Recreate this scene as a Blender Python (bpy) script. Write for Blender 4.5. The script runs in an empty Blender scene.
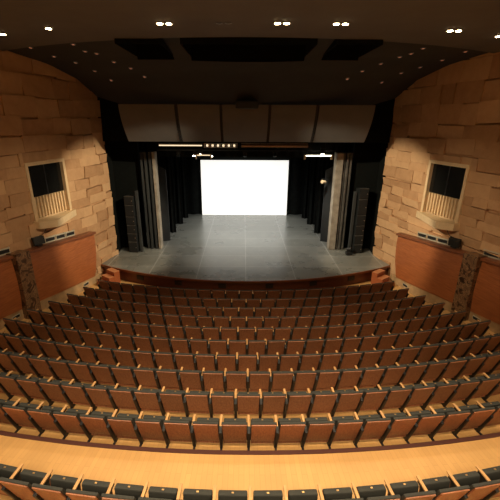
import bpy, bmesh, math, random
from mathutils import Vector, Matrix
random.seed(7)
scn = bpy.context.scene
col = scn.collection
HC = 7.3            # camera height above the pit floor
R = math.radians

# ------------------------------------------------------------------ materials
def new_mat(name):
    m = bpy.data.materials.new(name); m.use_nodes = True
    nt = m.node_tree; b = nt.nodes['Principled BSDF']
    return m, nt, b
def rgba(c): return (c[0], c[1], c[2], 1)
def plain(name, c, rough=.6, metal=0, spec=.5, noise=0.0, nscale=8):
    m, nt, b = new_mat(name)
    b.inputs['Roughness'].default_value = rough
    b.inputs['Metallic'].default_value = metal
    b.inputs['Specular IOR Level'].default_value = spec
    tc = nt.nodes.new('ShaderNodeTexCoord'); n = nt.nodes.new('ShaderNodeTexNoise')
    n.inputs['Scale'].default_value = nscale; n.inputs['Detail'].default_value = 4
    cr = nt.nodes.new('ShaderNodeValToRGB')
    k = max(noise, .03)
    cr.color_ramp.elements[0].position = .3; cr.color_ramp.elements[1].position = .7
    cr.color_ramp.elements[0].color = rgba([x*(1-k) for x in c])
    cr.color_ramp.elements[1].color = rgba([min(1, x*(1+k)) for x in c])
    nt.links.new(tc.outputs['Object'], n.inputs['Vector'])
    nt.links.new(n.outputs['Fac'], cr.inputs['Fac'])
    nt.links.new(cr.outputs['Color'], b.inputs['Base Color'])
    return m
def wood(name, dark, light, scale=(1, 1, 1), rough=.4, vary=0.0, planks=None, spec=.5):
    """grain stretched along the axis with the smallest scale"""
    m, nt, b = new_mat(name); L = nt.links.new; N = nt.nodes.new
    b.inputs['Roughness'].default_value = rough
    b.inputs['Specular IOR Level'].default_value = spec
    tc = N('ShaderNodeTexCoord'); mp = N('ShaderNodeMapping'); mp.inputs['Scale'].default_value = scale
    L(tc.outputs['Object'], mp.inputs['Vector'])
    n = N('ShaderNodeTexNoise'); n.inputs['Scale'].default_value = 5; n.inputs['Detail'].default_value = 6
    n.inputs['Distortion'].default_value = .6
    cr = N('ShaderNodeValToRGB')
    cr.color_ramp.elements[0].position = .3; cr.color_ramp.elements[1].position = .72
    cr.color_ramp.elements[0].color = rgba(dark); cr.color_ramp.elements[1].color = rgba(light)
    if vary:
        oi = N('ShaderNodeObjectInfo'); ad = N('ShaderNodeVectorMath'); sc_ = N('ShaderNodeVectorMath'); sc_.operation = 'SCALE'
        cx = N('ShaderNodeCombineXYZ'); L(oi.outputs['Random'], cx.inputs[0]); L(oi.outputs['Random'], cx.inputs[1])
        sc_.inputs['Scale'].default_value = 37; L(cx.outputs[0], sc_.inputs[0])
        L(mp.outputs[0], ad.inputs[0]); L(sc_.outputs[0], ad.inputs[1]); L(ad.outputs[0], n.inputs['Vector'])
    else:
        L(mp.outputs[0], n.inputs['Vector'])
    L(n.outputs['Fac'], cr.inputs['Fac']); out = cr.outputs['Color']
    if vary:
        hs = N('ShaderNodeHueSaturation'); mr = N('ShaderNodeMapRange')
        mr.inputs['To Min'].default_value = 1-vary; mr.inputs['To Max'].default_value = 1+vary
        L(oi.outputs['Random'], mr.inputs['Value']); L(mr.outputs[0], hs.inputs['Value']); L(out, hs.inputs['Color']); out = hs.outputs['Color']
    if planks:
        br = N('ShaderNodeTexBrick'); br.offset = .37; br.inputs['Scale'].default_value = 1
        br.inputs['Brick Width'].default_value = planks[0]; br.inputs['Row Height'].default_value = planks[1]
        br.inputs['Mortar Size'].default_value = planks[2]; br.inputs['Color1'].default_value = (1, 1, 1, 1)
        br.inputs['Color2'].default_value = (.82, .8, .78, 1); br.inputs['Mortar'].default_value = (.55, .5, .45, 1)
        pm = N('ShaderNodeMapping'); pm.inputs['Rotation'].default_value = planks[3]
        L(tc.outputs['Object'], pm.inputs['Vector']); L(pm.outputs[0], br.inputs['Vector'])
        mx = N('ShaderNodeMix'); mx.data_type = 'RGBA'; mx.blend_type = 'MULTIPLY'; mx.inputs['Factor'].default_value = 1
        L(out, mx.inputs['A']); L(br.outputs['Color'], mx.inputs['B']); out = mx.outputs['Result']
    L(out, b.inputs['Base Color'])
    return m
def emit(name, c, s):
    m, nt, b = new_mat(name)
    b.inputs['Base Color'].default_value = rgba(c)
    b.inputs['Emission Color'].default_value = rgba(c); b.inputs['Emission Strength'].default_value = s
    n = nt.nodes.new('ShaderNodeTexNoise'); n.inputs['Scale'].default_value = 3
    mr = nt.nodes.new('ShaderNodeMapRange'); mr.inputs['To Min'].default_value = .45; mr.inputs['To Max'].default_value = .55
    nt.links.new(n.outputs['Fac'], mr.inputs['Value']); nt.links.new(mr.outputs[0], b.inputs['Roughness'])
    return m
def stone_mat():
    m, nt, b = new_mat('sandstone_blocks'); L = nt.links.new; N = nt.nodes.new
    b.inputs['Roughness'].default_value = .85; b.inputs['Specular IOR Level'].default_value = .2
    tc = N('ShaderNodeTexCoord'); g = N('ShaderNodeNewGeometry')
    n = N('ShaderNodeTexNoise'); n.inputs['Scale'].default_value = 3.5; n.inputs['Detail'].default_value = 8; n.inputs['Roughness'].default_value = .65
    L(tc.outputs['Object'], n.inputs['Vector'])
    c1 = N('ShaderNodeValToRGB'); e = c1.color_ramp.elements
    e[0].color = (.30, .15, .07, 1); e[1].color = (.66, .42, .225, 1); e.new(.5).color = (.50, .295, .15, 1)
    ma = N('ShaderNodeMath'); ma.operation = 'MULTIPLY_ADD'; ma.inputs[1].default_value = .55; 
    mb = N('ShaderNodeMath'); mb.operation = 'MULTIPLY'; mb.inputs[1].default_value = .6
    L(n.outputs['Fac'], mb.inputs[0]); L(g.outputs['Random Per Island'], ma.inputs[0]); L(mb.outputs[0], ma.inputs[2])
    L(ma.outputs[0], c1.inputs['Fac']); L(c1.outputs['Color'], b.inputs['Base Color'])
    bp = N('ShaderNodeBump'); bp.inputs['Strength'].default_value = .35; bp.inputs['Distance'].default_value = .04
    L(n.outputs['Fac'], bp.inputs['Height']); L(bp.outputs['Normal'], b.inputs['Normal'])
    return m
def marble_mat():
    m, nt, b = new_mat('brown_marble'); L = nt.links.new; N = nt.nodes.new
    b.inputs['Roughness'].default_value = .3
    tc = N('ShaderNodeTexCoord')
    n = N('ShaderNodeTexNoise'); n.inputs['Scale'].default_value = 3.2; n.inputs['Detail'].default_value = 9; n.inputs['Distortion'].default_value = 2.2
    L(tc.outputs['Object'], n.inputs['Vector']); c = N('ShaderNodeValToRGB'); e = c.color_ramp.elements
    e[0].position = .3; e[0].color = (.035, .016, .008, 1); e[1].position = .75; e[1].color = (.30, .17, .08, 1)
    e.new(.46).color = (.09, .042, .02, 1); e.new(.51).color = (.34, .2, .1, 1); e.new(.56).color = (.13, .065, .03, 1)
    L(n.outputs['Fac'], c.inputs['Fac']); L(c.outputs['Color'], b.inputs['Base Color']); return m
def stage_mat():
    m, nt, b = new_mat('worn_grey_stage_deck'); L = nt.links.new; N = nt.nodes.new
    b.inputs['Specular IOR Level'].default_value = .6
    tc = N('ShaderNodeTexCoord')
    n = N('ShaderNodeTexNoise'); n.inputs['Scale'].default_value = .6; n.inputs['Detail'].default_value = 7; n.inputs['Roughness'].default_value = .55
    L(tc.outputs['Object'], n.inputs['Vector']); c = N('ShaderNodeValToRGB'); e = c.color_ramp.elements
    e[0].position = .3; e[0].color = (.145, .148, .128, 1); e[1].position = .75; e[1].color = (.25, .25, .22, 1)
    L(n.outputs['Fac'], c.inputs['Fac'])
    br = N('ShaderNodeTexBrick'); br.offset = 0; br.inputs['Scale'].default_value = 1
    br.inputs['Brick Width'].default_value = 2.2; br.inputs['Row Height'].default_value = 1.45; br.inputs['Mortar Size'].default_value = .022
    br.inputs['Mortar Smooth'].default_value = .4
    br.inputs['Color1'].default_value = (.0, .0, .0, 1); br.inputs['Color2'].default_value = (.12, .12, .12, 1); br.inputs['Mortar'].default_value = (1, 1, 1, 1)
    L(tc.outputs['Object'], br.inputs['Vector'])
    # worn scratches
    v = N('ShaderNodeTexNoise'); v.inputs['Scale'].default_value = 2.3; v.inputs['Detail'].default_value = 10; v.inputs['Distortion'].default_value = 3
    L(tc.outputs['Object'], v.inputs['Vector']); vr = N('ShaderNodeValToRGB'); q = vr.color_ramp.elements
    q[0].position = .58; q[0].color = (0, 0, 0, 1); q[1].position = .72; q[1].color = (.3, .3, .29, 1); L(v.outputs['Fac'], vr.inputs['Fac'])
    # curved chalk line
    sx = N('ShaderNodeSeparateXYZ'); L(tc.outputs['Object'], sx.inputs[0])
    vm = N('ShaderNodeVectorMath'); vm.operation = 'DISTANCE'; vm.inputs[1].default_value = (0, 28.2, .72); L(tc.outputs['Object'], vm.inputs[0])
    s1 = N('ShaderNodeMath'); s1.operation = 'SUBTRACT'; s1.inputs[1].default_value = 10.1; L(vm.outputs['Value'], s1.inputs[0])
    s2 = N('ShaderNodeMath'); s2.operation = 'ABSOLUTE'; L(s1.outputs[0], s2.inputs[0])
    s3 = N('ShaderNodeMath'); s3.operation = 'LESS_THAN'; s3.inputs[1].default_value = .022; L(s2.outputs[0], s3.inputs[0])
    a1 = N('ShaderNodeMix'); a1.data_type = 'RGBA'; a1.blend_type = 'ADD'; a1.inputs['Factor'].default_value = .2
    L(c.outputs['Color'], a1.inputs['A']); L(br.outputs['Color'], a1.inputs['B'])
    a2 = N('ShaderNodeMix'); a2.data_type = 'RGBA'; a2.blend_type = 'ADD'; a2.inputs['Factor'].default_value = .22
    L(a1.outputs['Result'], a2.inputs['A']); L(vr.outputs['Color'], a2.inputs['B'])
    a3 = N('ShaderNodeMix'); a3.data_type = 'RGBA'; a3.blend_type = 'MIX'; a3.inputs['B'].default_value = (.2, .2, .19, 1)
    L(s3.outputs[0], a3.inputs['Factor']); L(a2.outputs['Result'], a3.inputs['A'])
    L(a3.outputs['Result'], b.inputs['Base Color'])
    mr = N('ShaderNodeMapRange'); mr.inputs['To Min'].default_value = .16; mr.inputs['To Max'].default_value = .42
    L(n.outputs['Fac'], mr.inputs['Value']); L(mr.outputs[0], b.inputs['Roughness'])
    return m
def floor_mat():
    """pale wooden strip floor whose boards run across the curved rows"""
    m, nt, b = new_mat('pale_oak_floor'); L = nt.links.new; N = nt.nodes.new
    b.inputs['Roughness'].default_value = .42
    tc = N('ShaderNodeTexCoord'); sb = N('ShaderNodeVectorMath'); sb.operation = 'SUBTRACT'; sb.inputs[1].default_value = (0, 34, 0)
    L(tc.outputs['Object'], sb.inputs[0]); sp = N('ShaderNodeSeparateXYZ'); L(sb.outputs[0], sp.inputs[0])
    ng = N('ShaderNodeMath'); ng.operation = 'MULTIPLY'; ng.inputs[1].default_value = -1; L(sp.outputs[1], ng.inputs[0])
    at = N('ShaderNodeMath'); at.operation = 'ARCTAN2'; L(sp.outputs[0], at.inputs[0]); L(ng.outputs[0], at.inputs[1])
    ln = N('ShaderNodeVectorMath'); ln.operation = 'LENGTH'; L(sb.outputs[0], ln.inputs[0])
    ax = N('ShaderNodeMath'); ax.operation = 'MULTIPLY'; ax.inputs[1].default_value = 28; L(at.outputs[0], ax.inputs[0])
    cb = N('ShaderNodeCombineXYZ'); L(ln.outputs['Value'], cb.inputs[0]); L(ax.outputs[0], cb.inputs[1])
    br = N('ShaderNodeTexBrick'); br.offset = .4; br.inputs['Scale'].default_value = 1
    br.inputs['Brick Width'].default_value = .9; br.inputs['Row Height'].default_value = .09; br.inputs['Mortar Size'].default_value = .003
    br.inputs['Color1'].default_value = (.62, .36, .128, 1); br.inputs['Color2'].default_value = (.58, .335, .118, 1); br.inputs['Mortar'].default_value = (.5, .28, .1, 1)
    L(cb.outputs[0], br.inputs['Vector'])
    n = N('ShaderNodeTexNoise'); n.inputs['Scale'].default_value = 1.5; n.inputs['Detail'].default_value = 5
    L(cb.outputs[0], n.inputs['Vector'])
    mr = N('ShaderNodeMapRange'); mr.inputs['To Min'].default_value = .85; mr.inputs['To Max'].default_value = 1.15; L(n.outputs['Fac'], mr.inputs['Value'])
    hs = N('ShaderNodeHueSaturation'); L(mr.outputs[0], hs.inputs['Value']); L(br.outputs['Color'], hs.inputs['Color'])
    L(hs.outputs['Color'], b.inputs['Base Color']); return m

M = dict(
    shell=wood('mahogany_veneer', (.21, .072, .032), (.41, .175, .085), (9, 9, .6), .36, .14),
    arm=wood('pale_armrest_wood', (.5, .27, .1), (.68, .4, .17), (8, .8, 8), .35, .05),
    uph=plain('charcoal_upholstery', (.035, .036, .03), .85, noise=.15, nscale=60),
    black=plain('black_metal', (.012, .012, .012), .5, noise=.1),
    brass=plain('brass_number_plate', (.8, .5, .2), .3, .8),
    panel=wood('cherry_panel', (.27, .078, .024), (.44, .145, .045), (.5, .5, 7), .42),
    rail=wood('dark_cherry_rail', (.16, .05, .02), (.27, .09, .032), (.5, .5, 7), .4),
    fascia=wood('red_fascia_wood', (.085, .022, .011), (.17, .045, .02), (.6, .6, 8), .4),
    nosing=plain('shade_darkened_nosing', (.07, .02, .012), .7),  # maroon darkened to carry the shadow behind the seats
    steps=wood('red_step_wood', (.24, .06, .02), (.42, .12, .04), (1, 8, 8), .4),
    tread=wood('lit_red_tread', (.42, .15, .06), (.58, .24, .1), (1, 8, 8), .35),  # step wood lightened, the light on the treads is in the colour
    stone=stone_mat(), marble=marble_mat(), stage=stage_mat(), floor=floor_mat(),
    band=plain('tan_stone_band', (.42, .27, .13), .7, noise=.25, nscale=3),
    cream=plain('cream_painted_wood', (.70, .52, .30), .55, noise=.06),
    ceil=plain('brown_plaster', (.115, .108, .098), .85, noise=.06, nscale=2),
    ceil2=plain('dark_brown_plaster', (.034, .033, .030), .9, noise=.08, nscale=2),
    blackwall=plain('flat_black_paint', (.006, .007, .006), .95, spec=.1, noise=.2),
    drape=plain('black_velour', (.010, .011, .010), .98, spec=.1, noise=.3, nscale=4),
    greyflat=plain('charcoal_grey_flat', (.035, .038, .037), .8, noise=.15, nscale=2),
    fin=plain('weathered_grey_brown_return', (.10, .092, .078), .85, noise=.35, nscale=3),
    finlight=plain('lit_weathered_return', (.34, .30, .24), .85, noise=.3, nscale=3),  # paler copy of the return colour, paints light onto the innermost rib
    reflector=plain('taupe_reflector', (.145, .138, .128), .7, noise=.05, nscale=2),
    glass=plain('dark_booth_glass', (.008, .008, .007), .2, noise=.3, nscale=2),
    speaker=plain('black_speaker_cabinet', (.014, .016, .016), .55, noise=.1),
    grille=plain('speaker_grille', (.010, .011, .011), .8, noise=.3, nscale=40),
    metal=plain('brushed_metal', (.5, .46, .4), .4, .8),
    grey=plain('grey_metal', (.18, .18, .17), .5, .4),
    vent=plain('grey_green_grille', (.5, .47, .36), .5, .2),
    screen=emit('screen_front_light_glow', (1, .98, .91), 1.0),  # emission stands in for the front light falling on the screen
    lamp=emit('warm_lamp', (1, .72, .38), 60),
    dim=emit('dim_lamp', (.9, .45, .28), .16),
    stagelamp=emit('stage_lamp', (1, .88, .68), 30),
    strip=emit('lit_strip', (1, .78, .5), 1.1),
    striphot=emit('hot_strip', (1, .9, .7), 8),
)

# ------------------------------------------------------------------ helpers
def box(bm, c, s, rot=None, bevel=0, mi=0):
    r = bmesh.ops.create_cube(bm, size=1)
    vs = r['verts']
    bmesh.ops.scale(bm, vec=s, verts=vs)
    if bevel:
        es = list({e for v in vs for e in v.link_edges})
        rr = bmesh.ops.bevel(bm, geom=es, offset=bevel, segments=2, affect='EDGES', profile=.6)
        vs = list({v for f in rr['faces'] for v in f.verts} | {v for v in vs if v.is_valid})
    if rot is not None: bmesh.ops.rotate(bm, matrix=rot, verts=vs, cent=(0, 0, 0))
    bmesh.ops.translate(bm, vec=c, verts=vs)
    if mi:
        for f in {f for v in vs for f in v.link_faces}: f.material_index = mi
    return vs
def cyl(bm, a, b, r, seg=12, r2=None):
    a = Vector(a); b = Vector(b); d = b-a
    q = d.to_track_quat('Z', 'Y').to_matrix().to_4x4()
    bmesh.ops.create_cone(bm, cap_ends=True, segments=seg, radius1=r, radius2=r if r2 is None else r2, depth=d.length,
                          matrix=Matrix.Translation((a+b)/2) @ q)
def prism(bm, pts, z0, z1):
    """plan polygon, bottom and top height (number or per-point list)"""
    n = len(pts)
    zz0 = z0 if isinstance(z0, (list, tuple)) else [z0]*n
    zz1 = z1 if isinstance(z1, (list, tuple)) else [z1]*n
    lo = [bm.verts.new((p[0], p[1], a)) for p, a in zip(pts, zz0)]
    hi = [bm.verts.new((p[0], p[1], a)) for p, a in zip(pts, zz1)]
    bm.faces.new(lo[::-1]); bm.faces.new(hi)
    for i in range(n): bm.faces.new((lo[i], lo[(i+1) % n], hi[(i+1) % n], hi[i]))
def mesh(name, bm, mats, parent=None, smooth=False, recalc=True):
    if recalc: bmesh.ops.recalc_face_normals(bm, faces=bm.faces)
    me = bpy.data.meshes.new(name); bm.to_mesh(me); bm.free()
    for m in (mats if isinstance(mats, (list, tuple)) else [mats]): me.materials.append(m)
    if smooth:
        for p in me.polygons: p.use_smooth = True
    o = bpy.data.objects.new(name, me); col.objects.link(o)
    if parent: o.parent = parent
    return o
def tag(o, label, cat, group=None):
    o['label'] = label; o['category'] = cat
    if group: o['group'] = group
    return o
def struct(o): o['kind'] = 'structure'; return o
def empty(name, loc, rz=0):
    o = bpy.data.objects.new(name, None); col.objects.link(o); o.location = loc; o.rotation_euler = (0, 0, rz)
    o.empty_display_size = .2; return o
def copy_tree(o, parent=None):
    c = o.copy(); col.objects.link(c)
    if parent: c.parent = parent
    for ch in list(o.children): copy_tree(ch, c)
    return c
B = bmesh.new

# ------------------------------------------------------------------ seating geometry
YC = 34.0
hrow = [6.284, 6.24, 6.145, 6.026, 5.912, 5.794, 5.668, 5.535, 5.43, 5.348, 5.10]
yrow = [12.77-.838*i for i in range(10)]+[3.55]
Rrow = [YC-y for y in yrow]
BACK = .86
zrow = [HC-h-BACK for h in hrow]
zrow[0] = .14
ZPIT = .12
ZST = HC-6.58     # stage height .72

# wall line in plan: s = distance from the proscenium corner toward the audience, t = depth into the room
P0 = Vector((6.68, 17.6)); U = Vector((.2516, -.9678)); NN = Vector((-.9678, -.2516))
def wp(side, s, t, z=None):
    p = P0+U*s+NN*t
    return (side*p.x, p.y) if z is None else (side*p.x, p.y, z)

# floor: terraced polar sheet about (0, YC)
prof = [(16.2, ZPIT), (Rrow[0]-.95, ZPIT), (Rrow[0]-.95, zrow[0])]
for i in range(10):
    rb = Rrow[i]+.10
    prof += [(rb, zrow[i]), (rb, zrow[i+1])]
prof += [(Rrow[10]+.1, zrow[10]), (Rrow[10]+.1, zrow[10]+.15), (Rrow[10]+1.1, zrow[10]+.15), (Rrow[10]+1.1, zrow[10]+.3),
         (Rrow[10]+2.1, zrow[10]+.3), (Rrow[10]+2.1, zrow[10]+.45), (39.5, zrow[10]+.45)]
bm = B(); NA = 72; A0 = .47
grid = []
for r, z in prof:
    grid.append([bm.verts.new((r*math.sin(-A0+2*A0*k/NA), YC-r*math.cos(-A0+2*A0*k/NA), z)) for k in range(NA+1)])
for j in range(len(prof)-1):
    for k in range(NA): bm.faces.new((grid[j][k], grid[j+1][k], grid[j+1][k+1], grid[j][k+1]))
ret = bmesh.ops.extrude_face_region(bm, geom=list(bm.faces))
bmesh.ops.translate(bm, vec=(0, 0, -.35), verts=[v for v in ret['geom'] if isinstance(v, bmesh.types.BMVert)])
struct(mesh('floor', bm, M['floor']))
# nosing behind the last full row, its dark tone standing for seat shadow
def arc_strip(name, r0, r1, z0, z1, a0, mat, yc=YC, n=72):
    bm = B(); secs = []
    for k in range(n+1):
        a = -a0+2*a0*k/n
        s_, c_ = math.sin(a), math.cos(a)
        secs.append([bm.verts.new((r*s_, yc-r*c_, z)) for r, z in ((r0, z0), (r1, z0), (r1, z1), (r0, z1))])
    for k in range(n):
        for q in range(4): bm.faces.new((secs[k][q], secs[k][(q+1) % 4], secs[k+1][(q+1) % 4], secs[k+1][q]))
    bm.faces.new(secs[0]); bm.faces.new(secs[-1][::-1])
    return struct(mesh(name, bm, mat))
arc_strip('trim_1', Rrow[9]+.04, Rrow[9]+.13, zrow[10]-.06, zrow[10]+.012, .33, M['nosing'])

# ------------------------------------------------------------------ stage
YL, RL = 28.2, 13.9
bm = B()
pts = []
aL = math.asin(7.0/RL)
for k in range(49):
    a = -aL+2*aL*k/48
    pts.append((RL*math.sin(a), YL-RL*math.cos(a)))
deck = pts+[(6.66, 17.62), (9.2, 17.9), (9.2, 27.4), (-9.2, 27.4), (-9.2, 17.9), (-6.66, 17.62)]
prism(bm, deck, ZST-.06, ZST)
o = mesh('stage_floor', bm, M['stage']); struct(o)
def lip(name, r0, r1, z0, z1, mat):
    return arc_strip(name, r0, r1, z0, z1, aL-.003, mat, yc=YL, n=48)
lip('stage_fascia', RL-.2, RL-.05, ZPIT, ZST-.062, M['fascia'])
lip('trim_2', RL-.0, RL+.05, ZST-.09, ZST+.004, M['rail'])
# fascia joints and small dark vents
bm = B()
for a in [-.36, -.22, -.075, .075, .22, .36]:
    c = (( RL-.035)*math.sin(a), YL-(RL-.035)*math.cos(a), .44)
    box(bm, c, (.34, .03, .2), Matrix.Rotation(a, 3, 'Z'))
struct(mesh('trim_3', bm, M['black']))
# steps at both ends of the stage
for sd, w in ((-1, 'left'), (1, 'right')):
    e = empty('stage_steps', (sd*6.12, 15.5, ZPIT), R(38*sd))
    tag(e, 'small red wooden steps up to the stage at its %s end' % w, 'steps')
    for k in range(3):
        bm = B(); h = .2*(3-k)
        box(bm, (0, -.28*k-.1, h/2), (.62, .28, h-.004), bevel=.008)
        stp = mesh('step', bm, M['steps'], e)
        bm = B(); box(bm, (0, -.28*k-.1, h+.006), (.62, .28, .016), bevel=.004); mesh('tread', bm, M['tread'], stp)

# ------------------------------------------------------------------ side walls of stacked stone
ZTOP = HC+2.6
win = (2.88, 4.84, HC-3.62, HC-1.45)       # s0, s1, z0, z1 of the booth window
def subtract(r, w):
    s0, s1, z0, z1 = r; a0, a1, b0, b1 = w
    if s1 <= a0 or s0 >= a1 or z1 <= b0 or z0 >= b1: return [r]
    out = []
    if s0 < a0: out.append((s0, a0, z0, z1))
    if s1 > a1: out.append((a1, s1, z0, z1))
    m0, m1 = max(s0, a0), min(s1, a1)
    if z0 < b0: out.append((m0, m1, z0, b0))
    if z1 > b1: out.append((m0, m1, b1, z1))
    return out
for sd, w in ((-1, 'left'), (1, 'right')):
    bm = B(); rnd = random.Random(11+sd)
    z = -.1
    while z < ZTOP:
        hh = rnd.choice([.32, .38, .44, .5]) if z < HC-1.2 else rnd.choice([.55, .62, .7])
        s = -.02 - 0*rnd.random()
        first = True
        while s < 22:
            ln = rnd.uniform(.6, 1.5) if not first else rnd.uniform(.25, .9)
            if s > 9: ln *= 2.5
            first = False
            dz = rnd.choice([0, 0, .06, -.05, .03, -.03])
            if s < win[1]+.1 and s+ln > win[0]-.1 and z < win[3]+.15 and z+hh > win[2]-.15: dz = 0
            t0 = rnd.uniform(.0, .085); t1 = rnd.uniform(.0, .085); t2 = rnd.uniform(-.02, .035)
            tl_ = 0 if dz == 0 else rnd.uniform(-.04, .04)
            for (a, b_, c, d) in subtract((s, min(s+ln-.004, 22), z, z+hh-.004), win):
                f = lambda q: t0+(t1-t0)*((q-s)/ln)
                v = [bm.verts.new(wp(sd, q, tt, zz+dz+(tl_ if q > s+ln/2 else 0))) for q, tt, zz in
                     ((a, -.1, c), (b_, -.1, c), (b_, -.1, d), (a, -.1, d),
                      (a, f(a)-t2, c), (b_, f(b_)-t2, c), (b_, f(b_)+t2, d), (a, f(a)+t2, d))]
                for q in ((0, 1, 2, 3), (4, 5, 6, 7), (0, 1, 5, 4), (1, 2, 6, 5), (2, 3, 7, 6), (3, 0, 4, 7)):
                    bm.faces.new([v[i] for i in q])
            s += ln
        z += hh
    for (a, b_, c, d) in subtract((0, 22, -.3, ZTOP+.3), win):
        prism(bm, [wp(sd, a, -.08), wp(sd, b_, -.08), wp(sd, b_, -.6), wp(sd, a, -.6)], c, d)
    struct(mesh('wall_'+w, bm, M['stone']))

    # booth window: frame, dark glass, slatted apron and angled ledge
    e = empty('booth_window', wp(sd, 3.86, 0, win[2]))
    e.rotation_euler = (0, 0, 0)
    tag(e, 'cream framed booth window with dark glass and slatted apron in the %s stone wall' % w, 'window')
    def loc(s, t, z): x, y, zz = wp(sd, s, t, z); return (x-e.location.x, y-e.location.y, zz-e.location.z)
    def slab(bm, s0, s1, t0, t1, z0, z1):
        prism(bm, [loc(s0, t0, 0)[:2], loc(s1, t0, 0)[:2], loc(s1, t1, 0)[:2], loc(s0, t1, 0)[:2]], z0-e.location.z, z1-e.location.z)
    s0, s1, z0, z1 = win; fw = .12
    bm = B()
    slab(bm, s0, s0+fw, -.3, .1, z0, z1); slab(bm, s1-fw, s1, -.3, .1, z0, z1); slab(bm, s0+fw, s1-fw, -.3, .1, z1-fw, z1)
    mesh('frame', bm, M['cream'], e)
    zs = HC-2.72
    bm = B(); slab(bm, s0+fw, s1-fw, -.08, -.05, zs, z1-fw); pane = mesh('pane', bm, M['glass'], e)
    bm = B(); slab(bm, 3.84, 3.88, -.05, -.03, zs, z1-fw); mesh('mullion', bm, M['black'], e)
    bm = B()
    slab(bm, s0+fw, s1-fw, -.3, -.1, z0, zs)
    n = 11
    for k in range(n):
        q = s0+fw+.03+(s1-s0-2*fw-.06)*(k+.5)/n
        slab(bm, q-.03, q+.03, -.1, .0, z0+.1, zs)
    mesh('slatted_apron', bm, M['cream'], e)
    bm = B()
    pl = [loc(2.74, 0, 0)[:2], loc(2.74, .16, 0)[:2], loc(4.45, .7, 0)[:2], loc(4.9, .3, 0)[:2], loc(4.9, 0, 0)[:2]]
    prism(bm, pl, z0-e.location.z-.2, z0-e.location.z+.06)
    mesh('ledge', bm, M['cream'], e)

    # cherry panels standing in front of the wall, each with a rail along its top
    top = lambda s: HC-(4.75-.098*(s-2))
    bot = lambda s: HC-(6.81-.11*(s-2.35))
    TP = .36
    where = ['between the stage and the marble pillar', 'behind the marble pillar', 'towards the rear']
    for k, (a, b_) in enumerate(((2.0, 5.74), (6.36, 11.6), (12.2, 19.5))):
        e = empty('wall_panel', wp(sd, (a+b_)/2, TP, bot((a+b_)/2)))
        lab = ['curved cherry wood dado panel along the %s wall next to the stage', 'cherry wood dado panel cut off by the %s edge of the photo',
               'rearmost cherry wood dado panel on the %s wall'][k] % w
        tag(e, lab, 'wall panel')
        def lp(s, t, z): x, y, zz = wp(sd, s, t, z); return (x-e.location.x, y-e.location.y, zz-e.location.z)
        bm = B(); n = 14; secs = []
        for i in range(n+1):
            q = i/n
            row = []
            for j in range(7):
                v_ = j/6
                aa = a+(.3*(1-v_)**1.4 if k == 0 else 0)
                s = aa+(b_-aa)*q
                bow = .05*math.sin(math.pi*q)
                t = TP-.12+.12*math.sin(math.pi*(.15+.7*v_))+bow*.6
                row.append((s, t, bot(s)+(top(s)-.1-bot(s))*v_))
            secs.append(row)
        F = [[bm.verts.new(lp(*p)) for p in r] for r in secs]
        K = [[bm.verts.new(lp(p[0], .12, p[2])) for p in r] for r in secs]
        for i in range(n):
            for j in range(6):
                bm.faces.new((F[i][j], F[i+1][j], F[i+1][j+1], F[i][j+1])); bm.faces.new((K[i][j], K[i][j+1], K[i+1][j+1], K[i+1][j]))
            bm.faces.new((F[i][0], K[i][0], K[i+1][0], F[i+1][0])); bm.faces.new((F[i][6], F[i+1][6], K[i+1][6], K[i][6]))
        for i in (0, n):
            for j in range(6): bm.faces.new((F[i][j], F[i][j+1], K[i][j+1], K[i][j]))
        mesh('board', bm, M['panel'], e, smooth=False)
        bm = B()
        for i in range(n):
            q0, q1 = a+(b_-a)*i/n, a+(b_-a)*(i+1)/n
            x = [lp(q0, .11, top(q0)-.1), lp(q1, .11, top(q1)-.1), lp(q1, TP+.06, top(q1)-.1), lp(q0, TP+.06, top(q0)-.1)]
            lo = [bm.verts.new(p) for p in x]; hi = [bm.verts.new((p[0], p[1], p[2]+.1)) for p in x]
            bm.faces.new(lo); bm.faces.new(hi)
            for m_ in range(4): bm.faces.new((lo[m_], lo[(m_+1) % 4], hi[(m_+1) % 4], hi[m_]))
        mesh('top_rail', bm, M['rail'], e)
    # marble pillars
    for k, a in enumerate((5.76, 11.65)):
        bm = B()
        prism(bm, [wp(sd, a, .05), wp(sd, a+.58, .05), wp(sd, a+.58, .5), wp(sd, a, .5)], [HC-6.9]*4, [top(a)+.03, top(a+.58)+.03]+[top(a+.58)+.03, top(a)+.03])
        o = mesh('marble_pillar', bm, M['marble'])
        tag(o, ('veined brown marble pillar between cherry panels on the %s wall' if k == 0 else 'rear brown marble pillar on the %s wall') % w, 'pillar')
    # tan stone base band
    bm = B()
    for a, b_ in ((1.9, 5.76), (6.34, 11.65), (12.23, 20)):
        prism(bm, [wp(sd, a, -.05), wp(sd, b_, -.05), wp(sd, b_, TP-.1), wp(sd, a, TP-.1)], -.2, [bot(a)-.01, bot(b_)-.01]*1+[bot(b_)-.01, bot(a)-.01])
    struct(mesh('baseboard_'+w, bm, M['band']))
    for k, s in enumerate((2.95, 6.65)):
        z = bot(s)-.2
        e = empty('floor_vent', wp(sd, s, TP-.1, z))
        tag(e, 'small dark air vent low in the %s wall %s' % (w, 'near the stage steps' if k == 0 else 'beside the marble pillar'), 'vent')
        ang = math.atan2(U.y, U.x*sd)
        bm = B(); box(bm, (0, 0, 0), (.34, .03, .14), Matrix.Rotation(ang, 3, 'Z')); mesh('frame', bm, M['vent'], e)
        bm = B(); box(bm, (0, 0, 0), (.28, .05, .09), Matrix.Rotation(ang, 3, 'Z')); mesh('louvre', bm, M['black'], e)
    # air grilles standing on the ledge behind the panels
    gs = [(2.95+.56*k, .5) for k in range(4)]+[(6.15+.62*k, .56) for k in range(3)]
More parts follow.
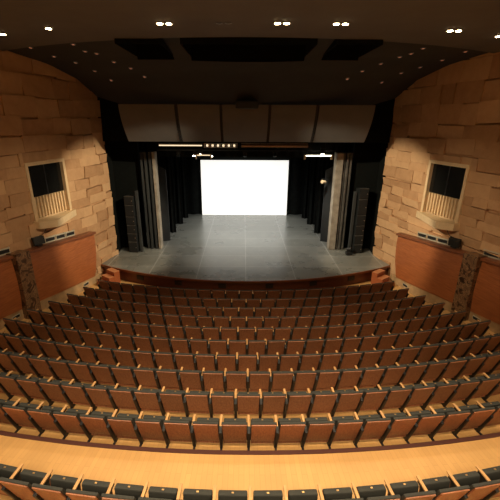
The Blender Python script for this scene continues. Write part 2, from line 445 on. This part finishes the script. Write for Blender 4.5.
    for k, (s, ln) in enumerate(gs):
        zt = top(s+ln/2)+.22
        e = empty('air_grille', wp(sd, s+ln/2, .06, zt-.22))
        pos = ['nearest the stage', 'second from the stage', 'third from the stage', 'just before the black monitor', 'over the marble pillar', 'beyond the marble pillar', 'farthest from the stage'][k]
        tag(e, 'grey slotted air grille above the %s cherry panels, %s' % (w, pos), 'vent', 'air grilles above the %s panels' % w)
        ang = math.atan2(U.y, U.x*sd); rm = Matrix.Rotation(ang, 3, 'Z')
        tl = math.atan(.098)*(-1)
        bm = B()
        rr = rm @ Matrix.Rotation(-math.atan(.098)*1, 3, 'Y')
        for q in (-.5, .5): box(bm, rm @ Vector((q*(ln-.03), 0, .11)), (.03, .06, .22), rm)
        for q in (.02, .2): box(bm, rm @ Vector((0, 0, q)), (ln+.04, .06, .05), rr)
        for q in (0,): box(bm, rm @ Vector((q*ln*1.5, 0, .11)), (.018, .05, .18), rm)
        mesh('frame', bm, M['vent'], e)
        bm = B(); box(bm, rm @ Vector((0, 0, .11)), (ln-.04, .066, .125), rr); mesh('opening', bm, M['black'], e)
    # monitor speaker on the ledge under the window
    e = empty('monitor_speaker', wp(sd, 5.1, .3, top(5.1)+.05), math.atan2(U.y, U.x*sd)+(R(20)*sd))
    tag(e, 'black wedge monitor speaker on the rail below the %s booth window' % w, 'speaker')
    bm = B(); box(bm, (0, 0, .2), (.4, .16, .3), Matrix.Rotation(R(10), 3, 'X'), .02); mesh('cabinet', bm, M['speaker'], e)
    bm = B(); box(bm, (0, (.075 if sd > 0 else -.075), .2), (.34, .03, .25), Matrix.Rotation(R(10), 3, 'X')); mesh('grille', bm, M['grille'], e)
    bm = B(); box(bm, (0, 0, .02), (.2, .12, .05)); mesh('foot', bm, M['black'], e)
    # cable hanging from ledge to the monitor
    bm = B(); last = None
    for k in range(9):
        q = k/8; s = 4.55+.45*q; z_ = win[2]-.1+(top(5)+.42-win[2]+.1)*q-.12*math.sin(math.pi*q)
        p = wp(sd, s, .3, z_)
        if last: cyl(bm, last, p, .012, 6)
        last = p
    tag(mesh('speaker_cable', bm, M['black']), 'thin black cable looping from %s window ledge to monitor speaker' % w, 'cable')

# rear wall
bm = B(); box(bm, (0, -3.9, 4.5), (25, .2, 12)); struct(mesh('wall_back', bm, M['panel']))

# ------------------------------------------------------------------ ceiling
CC, CR = 25.75, 15.0
def gprof(r):
    pts = [(40, 2.3), (20, 2.2), (15, 2.12), (13.2, 1.93), (11.8, 1.58), (10.7, 1.0), (9.9, .62), (0, .62)]
    for a, b_ in zip(pts, pts[1:]):
        if r >= b_[0]:
            t = (r-b_[0])/(a[0]-b_[0]); return b_[1]+t*(a[1]-b_[1])
    return .9
def hall_x(y): return 6.68+.26*(17.6-y)
# near slab with the lamps, its front edge an arc
bm = B(); n = 60
lo = []
for k in range(n+1):
    x = -9.4+18.8*k/n
    lo.append((x, CC-math.sqrt(CR**2-x*x)))
poly = [(-14, -4)]+[(14, -4)]+lo[::-1]
poly = [(-14, -4), (14, -4), (14, 14.2)]+lo[::-1]+[(-14, 14.2)]
prism(bm, poly, HC+2.05, HC+2.5)
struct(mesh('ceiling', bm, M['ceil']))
# farther ceiling curving down toward the proscenium, with openings cut through
xs = sorted(set([round(-9+.5*k, 3) for k in range(37)]+[-3.58, -2.38, -1.82, 1.82, 2.38, 3.58]))
ys = sorted(set([round(10+.25*k, 3) for k in range(32)]+[11.0, 13.1, 17.9]))
slots = [(-3.58, -2.38, 11.0, 13.1, 'left'), (-1.82, 1.82, 11.0, 13.1, 'centre'), (2.38, 3.58, 11.0, 13.1, 'right')]
bm = B(); V = {}
for x in xs:
    for y in ys: V[x, y] = bm.verts.new((x, y, HC+gprof(math.hypot(x, CC-y))))
for i in range(len(xs)-1):
    for j in range(len(ys)-1):
        mx_, my_ = (xs[i]+xs[i+1])/2, (ys[j]+ys[j+1])/2
        if abs(mx_) > hall_x(my_)+1.0: continue
        if any(a < mx_ < b_ and c < my_ < d for a, b_, c, d, _ in slots): continue
        bm.faces.new((V[xs[i], ys[j]], V[xs[i+1], ys[j]], V[xs[i+1], ys[j+1]], V[xs[i], ys[j+1]]))
bmesh.ops.delete(bm, geom=[v for v in bm.verts if not v.link_faces], context='VERTS')
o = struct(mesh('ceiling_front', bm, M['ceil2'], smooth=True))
bm = B()
for a, b_, c, d, _ in slots:
    za, zb = HC+1.93, HC+3.0
    for q in ((a-.03, a, c, d, za), (b_, b_+.03, c, d, za), (a, b_, c-.03, c, za), (a, b_, d, d+.03, HC+1.85)):
        prism(bm, [(q[0], q[2]), (q[1], q[2]), (q[1], q[3]), (q[0], q[3])], q[4], zb)
    prism(bm, [(a-.03, c-.03), (b_+.03, c-.03), (b_+.03, d+.03), (a-.03, d+.03)], zb, zb+.05)
struct(mesh('trim_4', bm, M['blackwall']))
# ceiling roof lid closing the hall above
bm = B(); box(bm, (0, 7, HC+3.4), (30, 26, .1)); struct(mesh('ceiling_roof', bm, M['blackwall']))

# recessed lamps
def downlight(name, x, y, z, label, group, lit, r=.075, heads=1, cat='ceiling light', nx=0, ny=0):
    e = empty(name, (x, y, z))
    tag(e, label, cat, group)
    for k in range(heads):
        dx = 0 if heads == 1 else (-.1 if k == 0 else .1)
        bm = B(); cyl(bm, (dx, 0, -.012), (dx, 0, .03), r+.02, 16); mesh('trim_ring', bm, M['grey'], e)
        bm = B(); cyl(bm, (dx, 0, -.022), (dx, 0, -.012), r*.72, 14)
        mesh('lamp', bm, M['lamp'] if lit == 2 else (M['dim'] if lit == 1 else M['grey']), e)
    return e
slabz = HC+2.05
main = [(-6.28, 10.5, 1, 'cut off at the left edge'), (-4.79, 9.86, 1, 'second from the left'), (-1.92, 9.34, 2, 'third from the left'),
        (.72, 9.27, 2, 'just right of the centre'), (2.04, 9.3, 2, 'third from the right'), (4.91, 9.9, 2, 'second from the right'), (6.46, 10.5, 2, 'cut off at the right edge')]
for x, y, hd, t in main:
    downlight('ceiling_downlight', x, y, slabz, 'bright warm %s downlight in the near ceiling, %s' % ('twin' if hd == 2 else 'single', t), 'bright downlights in the near ceiling', 2, .085, hd)
downlight('ceiling_downlight', -.58, 9.3, slabz, 'unlit twin downlight in the near ceiling left of centre', None, 0, .06, 2)
dots = [(-6.71, 12.55), (-5.13, 11.95), (-6.47, 13.5), (-5.08, 12.65), (-4.8, 12.85), (-6.05, 14.15), (-5.66, 14.8), (-4.54, 13.65), (-4.11, 14.08), (-3.8, 14.7), (-5.3, 15.45),
        (5.24, 12.2), (5.13, 12.75), (4.92, 13.1), (4.54, 13.7), (6.25, 14.5), (6.66, 13.8), (6.85, 12.8), (5.75, 14.9), (4.1, 14.25), (3.72, 14.75), (5.28, 15.5)]
def ordn(k):
    return ['first', 'second', 'third', 'fourth', 'fifth', 'sixth', 'seventh', 'eighth', 'ninth', 'tenth', 'eleventh', 'twelfth', 'thirteenth', 'fourteenth',
            'fifteenth', 'sixteenth', 'seventeenth', 'eighteenth', 'nineteenth', 'twentieth'][k]
cnt = {-1: 0, 1: 0}
order = sorted(dots, key=lambda p: (-abs(p[0])/max(p[1], 1)))
for x, y in order:
    sd = -1 if x < 0 else 1
    k = cnt[sd]; cnt[sd] += 1
    z = HC+gprof(math.hypot(x, CC-y))
    e = downlight('small_downlight', x, y, z-.01, 'tiny dim downlight in the dark front ceiling, %s in from the %s edge' % (ordn(k), 'left' if sd < 0 else 'right'),
                  'dim downlights in the front ceiling', 1, .058, 1)
    rx, ry = -x, CC-y; rr = math.hypot(rx, ry); slope = (gprof(rr+.1)-gprof(rr-.1))/.2
    e.rotation_mode = 'QUATERNION'
    nrm = Vector((slope*rx/rr, slope*ry/rr, 1)).normalized()
    e.rotation_quaternion = Vector((0, 0, 1)).rotation_difference(nrm)

# ------------------------------------------------------------------ proscenium
ZH = HC-.95
bm = B(); prism(bm, [(-7.3, 17.5), (7.3, 17.5), (7.3, 17.8), (-7.3, 17.8)], ZH, HC+2.5); struct(mesh('wall_front', bm, M['blackwall']))
for sd in (-1, 1):
    bm = B()
    prism(bm, [(sd*6.66, 17.66), (sd*6.75, 18.6), (sd*5.45, 18.75), (sd*5.45, 18.95), (sd*9.3, 18.95), (sd*9.3, 17.66)], ZST+.002, HC-.2)
    struct(mesh('wall_proscenium_'+('left' if sd < 0 else 'right'), bm, M['blackwall']))
# stage house
bm = B(); box(bm, (0, 27.5, 5), (18.8, .2, 11)); struct(mesh('wall_stage_rear', bm, M['blackwall']))
for sd, w in ((-1, 'left'), (1, 'right')):
    bm = B(); box(bm, (sd*9.3, 22.9, 5), (.2, 9.4, 11)); struct(mesh('wall_stage_'+w, bm, M['blackwall']))
bm = B(); box(bm, (0, 22.6, 10.4), (18.8, 9.9, .2)); struct(mesh('ceiling_stage', bm, M['blackwall']))
# projector housing over the reflectors
bm = B(); box(bm, (0, 15.35, HC+.58), (.9, .5, .3), bevel=.05)
tag(mesh('speaker_cluster', bm, M['speaker']), 'black boxy speaker cluster hung above the middle of the acoustic reflectors', 'speaker')

# acoustic reflectors: five curved panels side by side
edges = [(-5.22, -2.96), (-2.82, -1.12), (-1.0, .88), (1.0, 2.82), (2.96, 5.22)]
names = ['leftmost', 'second from the left', 'middle', 'second from the right', 'rightmost']
for (a, b_), t in zip(edges, names):
    bm = B(); n = 12; rows = []
    for j in range(n+1):
        v_ = j/n
        y = 15.72+.95*v_**1.7; z = HC+.60-1.5*v_
        rows.append((y, z))
    rows2 = [(y+.05, z) for y, z in rows]
    F = [(bm.verts.new((a, y, z)), bm.verts.new((b_, y, z))) for y, z in rows]
    K = [(bm.verts.new((a, y, z)), bm.verts.new((b_, y, z))) for y, z in rows2]
    for j in range(n):
        bm.faces.new((F[j][0], F[j][1], F[j+1][1], F[j+1][0])); bm.faces.new((K[j][0], K[j+1][0], K[j+1][1], K[j][1]))
        bm.faces.new((F[j][0], F[j+1][0], K[j+1][0], K[j][0])); bm.faces.new((F[j][1], K[j][1], K[j+1][1], F[j+1][1]))
    for j in (0, n): bm.faces.new((F[j][0], F[j][1], K[j][1], K[j][0]))
    o = mesh('acoustic_reflector', bm, M['reflector'], smooth=False)
    tag(o, 'taupe curved acoustic reflector panel above the stage front, %s of five' % t, 'reflector', 'acoustic reflectors above the stage')
    for x in (a+.3, b_-.3):
        bm = B(); cyl(bm, (x, 15.8, HC+.55), (x, 15.8, HC+.66), .015, 6); mesh('hanger', bm, M['black'], o)
    if b_ < 5:
        for _ in (0,):
            bm = B()
            for j in range(n):
                y0, z0 = rows[j]; y1, z1 = rows[j+1]
                prism(bm, [(b_+.005, y0+.06), (b_+.11, y0+.06), (b_+.11, y1+.09), (b_+.005, y1+.09)], z1-.001, z0+.001)
            mesh('joint_strip', bm, M['black'], o)

# black border under the header and the bars in front of it
bm = B(); n = 120
top_ = []; 
for k in range(n+1):
    x = -4.9+9.8*k/n; top_.append((x, 19.02+.03*math.sin(k*1.1)))
prism(bm, top_+[(p[0], p[1]+.05) for p in top_[::-1]], HC-1.78, HC-.1)
tag(mesh('border_curtain', bm, M['drape']), 'black border curtain across the top of the stage opening', 'curtain')
def bar(name, x0, x1, y, z, label, cat='lighting bar'):
    e = empty(name, ((x0+x1)/2, y, z)); tag(e, label, cat); return e
# lit batten, ladder truss, second batten
e = bar('lighting_batten', -4.3, -2.15, 18.4, HC-1.17, 'long batten with a warm lit strip under the left reflectors')
bm = B(); box(bm, (0, 0, .06), (2.15, .09, .06)); mesh('housing', bm, M['grey'], e)
bm = B(); box(bm, (0, -.01, 0), (2.1, .08, .055)); mesh('lit_strip', bm, M['strip'], e)
e = bar('lighting_truss', -2.1, -.4, 18.4, HC-1.17, 'short ladder truss with a row of lamp sockets above the screen')
bm = B()
for z_ in (-.09, .09): cyl(bm, (-.83, 0, z_), (.83, 0, z_), .022, 8)
for k in range(7): cyl(bm, (-.8+.266*k, 0, -.1), (-.8+.266*k, 0, .1), .02, 8)
mesh('truss_frame', bm, M['metal'], e)
for k in range(6):
    bm = B(); box(bm, (-.665+.266*k, .03, 0), (.1, .06, .1)); mesh('socket', bm, M['strip'], e)
e = bar('lighting_batten', -.3, 3.1, 18.4, HC-1.2, 'long dim grey batten under the right reflectors')
bm = B(); box(bm, (0, 0, 0), (3.3, .08, .09), bevel=.01); mesh('housing', bm, M['metal'], e)
bm = B(); box(bm, (0, .05, .12), (3.3, .08, .06)); mesh('rail', bm, M['grey'], e)
for bt in [o for o in col.objects if o.name.startswith(('lighting_batten', 'lighting_truss'))]:
    for q in (-.7, .7):
        bm = B(); cyl(bm, (q, 0, .08), (q, 0, 10.28-bt.location.z), .01, 6); mesh('suspension_wire', bm, M['black'], bt)
# dark pipe with hanging lanterns
e = bar('lighting_pipe', -4.2, 4.2, 18.75, HC-1.42, 'black lighting pipe spanning the stage opening behind the battens')
bm = B(); cyl(bm, (-4.5, 0, 0), (4.5, 0, 0), .03, 8); mesh('pipe', bm, M['black'], e)
for q in (-4, -2, 0, 2, 4):
    bm = B(); cyl(bm, (q, 0, 0), (q, 0, 10.28-(HC-1.42)), .01, 6); mesh('suspension_wire', bm, M['black'], e)
def lantern(x, z, y, label, hot, s=1.0, aim=(0, -.35, -.6), body=None):
    if body is None: y = 18.72
    e = empty('stage_lantern', (x, y, z)); tag(e, label, 'stage light', 'stage lanterns on the lighting pipe' if body is None else None)
    a = Vector(aim).normalized()
    bm = B(); cyl(bm, -a*.1*s, a*.12*s, .075*s, 14, .095*s); mesh('body', bm, body or M['black'], e)
    bm = B(); cyl(bm, a*.121*s, a*.135*s, .075*s, 14); mesh('lens', bm, hot, e)
    bm = B()
    if body is None: cyl(bm, (0, 0, .17*s), (0, .03, HC-1.44-z), .012, 6)
    cyl(bm, (-.1*s, 0, 0), (-.1*s, 0, .17*s), .012, 6); cyl(bm, (.1*s, 0, 0), (.1*s, 0, .17*s), .012, 6); cyl(bm, (-.11*s, 0, .17*s), (.11*s, 0, .17*s), .012, 6)
    mesh('yoke', bm, M['black'], e)
for k, x in enumerate((-3.4, -2.4, -.05, 1.45)):
    lantern(x, HC-1.6, 18.72, 'unlit black lantern on the pipe, %s of four from the left' % ordn(k), M['glass'])
lantern(-2.28, HC-1.52, 18.6, 'brightest lit lantern above the left edge of the screen', M['stagelamp'], 1.0)
lantern(-2.62, HC-1.62, 18.6, 'smaller lit lantern at the left end of the left lamp group', M['stagelamp'], .7)
lantern(-1.72, HC-1.66, 18.6, 'small lit lantern at the right end of the left lamp group', M['stagelamp'], .5)
lantern(3.85, HC-1.48, 18.6, 'brightest lit lantern on the right above the floodlight strip', M['stagelamp'], 1.1)
for sd, xa, xb, w in ((-1, -2.5, -1.75, 'left'), (1, 2.95, 4.3, 'right')):
    e = bar('floodlight_strip', xa, xb, 18.55, HC-1.66, 'glowing horizontal floodlight strip at the %s above the stage' % w, 'stage light')
    hl = (xb-xa)/2
    bm = B(); box(bm, (0, 0, .05), (2*hl, .1, .03)); mesh('housing', bm, M['metal'], e)
    bm = B(); box(bm, (0, 0, .01), (2*hl-.1, .08, .035)); mesh('lit_tube', bm, M['striphot'] if sd > 0 else M['strip'], e)
    for q in (-1, 1):
        bm = B(); box(bm, (q*hl, 0, -.06), (.09 if sd > 0 else .05, .09, .24), bevel=.01); mesh('bracket', bm, M['cream'], e)
        bm = B(); cyl(bm, (q*hl*.8, 0, .05), (q*hl*.8, .19, .25), .01, 6); mesh('hanging_arm', bm, M['black'], e)

# side returns: ribbed proscenium flats
for sd, w in ((-1, 'left'), (1, 'right')):
    e = empty('proscenium_flat', (sd*4.95, 18.62, ZST))
    tag(e, 'tall ribbed grey-brown flat standing at the %s edge of the stage opening' % w, 'stage flat')
    H = HC-1.5-ZST
    for k, (dx, dy, ww) in enumerate((((-.27, 0, .34), (-.02, .08, .1), (.12, .0, .1), (.29, .08, .14)) if sd > 0 else ((-.34, 0, .14), (-.14, .05, .12), (.08, .0, .12), (.28, .08, .14)))):
        bm = B(); box(bm, (sd*dx, dy, H/2+.003), (ww, .5, H), bevel=.015); mesh('fin', bm, M['finlight'] if k == 0 else (M['fin'] if sd > 0 else M['greyflat']), e)
    bm = B(); box(bm, (0, .3, H/2), (.8, .08, H-.02)); mesh('backing', bm, M['drape'], e)
    # grey masking flat
    bm = B()
    x0, x1 = 4.35, 4.72
    prism(bm, [(sd*x0, 19.85), (sd*x1, 19.7), (sd*x1, 19.78), (sd*x0, 19.93)], ZST+.002, [HC-2.55, HC-2.3, HC-2.3, HC-2.55])
    tag(mesh('masking_flat', bm, M['greyflat']), 'charcoal grey masking flat just behind the %s ribbed flat' % w, 'stage flat')
    # black legs
    for k, (xi, yy) in enumerate(((4.28, 21.4), (4.17, 23.4), (4.05, 25.0))):
        bm = B(); n = 44; f = []
        for q in range(n+1):
            xx = xi+1.9*q/n; f.append((sd*xx, yy+.07*math.sin(q*.95)+.02*math.sin(q*2.3)))
        prism(bm, f+[(p[0], p[1]+.04) for p in f[::-1]], ZST+.003, HC-.3)
        tag(mesh('leg_curtain', bm, M['drape'], smooth=False), 'black side curtain on the %s of the stage, %s from the front' % (w, ordn(k)), 'curtain', 'black side curtains')
    # speaker stack on the apron
    nsp = 6; hs = [.5, .5, .52, .55, .82, .55] if sd > 0 else [.6, .45, .45, .45, .6, .45]
    z_ = ZST+.002
    for k in range(nsp):
        e = empty('speaker_cabinet', (sd*5.86, 18.02, z_), R(8*sd))
        tag(e, 'black speaker cabinet in the stack on the %s apron, %s from the floor' % (w, ordn(k)), 'speaker', 'speaker cabinets stacked on the %s apron' % w)
        hh = hs[k]-.03
        bm = B(); box(bm, (0, 0, hh/2), (.48, .42, hh), bevel=.015); mesh('cabinet', bm, M['speaker'], e)
        bm = B(); box(bm, (0, -.215, hh/2), (.43, .02, hh-.08), bevel=.004); mesh('grille', bm, M['grille'], e)
        bm = B(); box(bm, (0, -.2, hh+.008), (.46, .05, .012)); mesh('edge_strip', bm, M['grey'], e)
        bm = B(); box(bm, (.17, -.228, hh/2), (.04, .01, .03)); mesh('badge', bm, M['metal'], e)
        z_ += hs[k]
    # pale boom panel beside the stack
    bm = B(); box(bm, (sd*5.5, 18.0, ZST+1.62), (.12, .2, 3.24), bevel=.01)
    tag(mesh('boom_post', bm, M['greyflat']), 'slim grey upright post beside the %s speaker stack' % w, 'post')
# small things on the apron, right side
lantern(4.2, HC-3.1, 19.45, 'small pale lantern clamped high on the right masking flat', M['cream'], 1.1, (-.8, -.5, .1), M['cream'])
bm = B(); cyl(bm, (4.3, 19.5, HC-3.05), (4.6, 19.68, HC-2.8), .025, 8)
tag(mesh('lantern_arm', bm, M['black']), 'curved black arm holding the small pale lantern on the right', 'arm')
e = empty('floor_lantern', (5.38, 17.6, ZST)); tag(e, 'small black floor lamp on the apron at the foot of the right ribbed flat', 'stage light')
bm = B(); box(bm, (0, 0, .09), (.3, .3, .16), bevel=.03); mesh('base', bm, M['black'], e)
bm = B(); cyl(bm, (-.1, .05, .28), (.1, -.08, .38), .1, 14); mesh('head', bm, M['black'], e)
bm = B(); cyl(bm, (0, 0, .16), (0, 0, .28), .02, 8); mesh('stem', bm, M['grey'], e)

# screen
e = empty('projection_screen', (0, 25.9, ZST)); tag(e, 'large blank white lit projection screen at the back of the stage', 'screen')
bm = B(); box(bm, (-.04, 0, 1.98), (6.2, .02, 3.94)); mesh('screen_surface', bm, M['screen'], e)
bm = B()
for q in (-3.18, 3.10): box(bm, (q, .03, 2.0), (.08, .06, 4.0))
box(bm, (-.04, .03, 3.99), (6.36, .06, .08))
mesh('frame', bm, M['drape'], e)
for sd, w in ((-1, 'left'), (1, 'right')):
    bm = B(); n = 40
    f = [(sd*(3.2+4.6*q/n), 26.1+.06*math.sin(q*.9)) for q in range(n+1)]
    prism(bm, f+[(p[0], p[1]+.04) for p in f[::-1]], ZST+.003, HC-.3)
    tag(mesh('back_curtain', bm, M['drape']), 'black backdrop curtain to the %s of the white screen' % w, 'curtain')

# ------------------------------------------------------------------ theatre seats
def make_seat():
    e = empty('theatre_seat', (0, 0, 0))
    tilt = Matrix.Rotation(R(9), 3, 'X')      # back leans toward the rear at its top
    # local y = 0 at the top of the back, seat faces +y
    def back_pt(z): return math.tan(R(19))*(.86-z)
    bm = B(); box(bm, (0, back_pt(.53)-.006, .53), (.462, .02, .65), Matrix.Rotation(R(19), 3, 'X'), .006)
    mesh('back_shell', bm, M['shell'], e)
    bm = B(); box(bm, (0, back_pt(.545)+.03, .548), (.494, .048, .66), Matrix.Rotation(R(19), 3, 'X'), .016)
    mesh('back_cushion', bm, M['uph'], e)
    bm = B(); box(bm, (0, .25, .15), (.46, .02, .05), bevel=.005)
    mesh('lower_rail', bm, M['shell'], e)
    bm = B(); box(bm, (0, .365, .385), (.45, .10, .42), Matrix.Rotation(R(-4), 3, 'X'), .025)
    s = mesh('seat_cushion', bm, M['uph'], e)
    bm = B(); box(bm, (0, .376, .5965), (.034, .022, .006)); mesh('number_plate', bm, M['brass'], s)
    bm = B(); box(bm, (0, .424, .365), (.44, .018, .36), Matrix.Rotation(R(-4), 3, 'X'), .005); mesh('seat_pan', bm, M['shell'], e)
    arm_parts(e, -.275)
    return e
def arm_parts(e, x):
    bm = B(); box(bm, (x, .21, .315), (.058, .14, .64), Matrix.Rotation(R(19), 3, 'X'), .006)
    box(bm, (x, .27, .57), (.036, .30, .04), bevel=.005); box(bm, (x, .2, .012), (.044, .26, .02))
    mesh('stanchion', bm, M['black'], e)
    bm = B(); box(bm, (x, .31, .612), (.05, .32, .032), Matrix.Rotation(R(4), 3, 'X'), .01)
    mesh('armrest', bm, M['arm'], e)
CAMX = -.13
def proj(X, Y, Z):
    p_ = R(19.8); S, C = math.sin(p_), math.cos(p_)
    x, y, z = X-CAMX, Y, Z-HC
    d = y*C-z*S
    return (243+360*x/d, 250-360*(y*S+z*C)/d)
proto = make_seat()
first = True
rown = ['front', 'second', 'third', 'fourth', 'fifth', 'sixth', 'seventh', 'eighth', 'ninth', 'tenth']
total = 0
for i in range(11):
    n = 23+i if i < 10 else 34
    pit = .55
    Rr = Rrow[i] if i < 10 else 20.0; yc = YC if i < 10 else yrow[10]+20.0; vis = []
    for k in range(n):
        a = (k-(n-1)/2)*pit/Rr
        X, Y = Rr*math.sin(a), yc-Rr*math.cos(a)
        u, v = proj(X, Y, zrow[i]+.7)
        if -26 < u < 526: vis.append((k, a, X, Y))
    m = len(vis)
    for q, (k, a, X, Y) in enumerate(vis):
        o = proto if first else copy_tree(proto)
        first = False
        o.location = (X, Y, zrow[i]); o.rotation_euler = (0, 0, a)
        left = q < m/2
        c = q if left else m-1-q
        side = 'left' if left else 'right'
        if m % 2 and q == m//2: pos = 'in the middle of the row'
        else: pos = '%s from the %s end' % (ordn(c), side) if m == n else '%s from the %s photo edge' % (ordn(c), side)
        if i < 10:
            lab = 'tipped-up wooden-backed theatre seat, %s row from stage, %s' % (rown[i], pos)
        else:
            lab = 'tipped-up theatre seat behind the cross aisle, %s' % pos
        tag(o, lab, 'theatre seat', 'theatre seats in curved rows facing the stage')
        o['_row'] = i
        if k == n-1: arm_parts(o, .275)
        total += 1
for o in col.objects:
    if '_row' in o: del o['_row']
print('SEATS', total)

# ------------------------------------------------------------------ lights
def spot(x, y, z, tgt, power, size, blend=.6, colr=(1, .74, .45), rad=.12):
    l = bpy.data.lights.new('house_spot', 'SPOT'); l.energy = power; l.spot_size = R(size); l.spot_blend = blend
    l.color = colr; l.shadow_soft_size = rad
    o = bpy.data.objects.new('house_spot', l); col.objects.link(o); o.location = (x, y, z)
    o.rotation_euler = (Vector(tgt)-Vector((x, y, z))).to_track_quat('-Z', 'Y').to_euler(); return o
for x, y, hd, t in main:
    spot(x, y, slabz-.06, (x*.75, y-1.2, 0), 140*hd**.5, 88, .8, (1, .78, .52))
# unseen overhead rows, added to light the near seats and aisle
for y, pw in ((5.5, 400), (1.8, 560), (-1.6, 620)):
    for x in (-5.4, -2.7, 0, 2.7, 5.4):
        spot(x, y, slabz-.06, (x*.8, y+(.1 if y > 0 else 2.5), 0), pw*1.04, 96, .7, (1, .78, .52))
for x, y, _h, _t in ((-5.4, 5.5, 1, ''), (-2.7, 5.5, 1, ''), (0, 5.5, 1, ''), (2.7, 5.5, 1, ''), (5.4, 5.5, 1, ''), (-5.4, 1.8, 1, ''), (-2.7, 1.8, 1, ''), (0, 1.8, 1, ''), (2.7, 1.8, 1, ''), (5.4, 1.8, 1, ''), (-5.4, -1.6, 1, ''), (-2.7, -1.6, 1, ''), (0, -1.6, 1, ''), (2.7, -1.6, 1, ''), (5.4, -1.6, 1, '')):
    downlight('ceiling_downlight', x, y, slabz, 'unseen twin downlight overhead, added to light the near rows', 'unseen overhead downlights', 2, .062, 2)
# front of house spot raking each lower wall, plus an unseen added fill
for sd in (-1, 1):
    spot(sd*-3.0, 11.6, HC+1.85, wp(sd, .8, 0, HC-4.7), 4600, 36, .45, (1, .84, .6), .05)
    spot(sd*-1.0, 6.5, HC+1.95, wp(sd, 4.2, 0, HC-4.9), 1500, 40, .9, (1, .78, .52), .1)  # fill spot without a fixture, added to brighten the middle of the wall
# stage lights
for x in (-2.3, 3.8):
    spot(x, 18.5, HC-1.75, (x*.35, 19.5, ZST), 450, 120, .8, (1, .93, .82), .1)
spot(0, 20.5, HC-.8, (0, 23, ZST), 500, 110, .8, (.95, 1, .98), .3)

w = bpy.data.worlds.new('World'); scn.world = w; w.use_nodes = True
w.node_tree.nodes['Background'].inputs['Color'].default_value = (.02, .016, .012, 1)

# ------------------------------------------------------------------ camera
cd = bpy.data.cameras.new('camera'); cam = bpy.data.objects.new('camera', cd); col.objects.link(cam); scn.camera = cam
cam.location = (CAMX, 0, HC)
cam.rotation_mode = 'QUATERNION'
q = Matrix.Rotation(R(90-19.8), 4, 'X') @ Matrix.Rotation(R(.25), 4, 'Z')
cam.rotation_quaternion = q.to_quaternion()
cd.sensor_width = 36; cd.lens = 360/500*36; cd.shift_x = .014; cd.clip_start = .05; cd.clip_end = 200
scn.view_settings.view_transform = 'Standard'; scn.view_settings.look = 'None'; scn.view_settings.exposure = 0
scn.cycles.use_denoising = True
scn.cycles.max_bounces = 6; scn.cycles.sample_clamp_indirect = 5
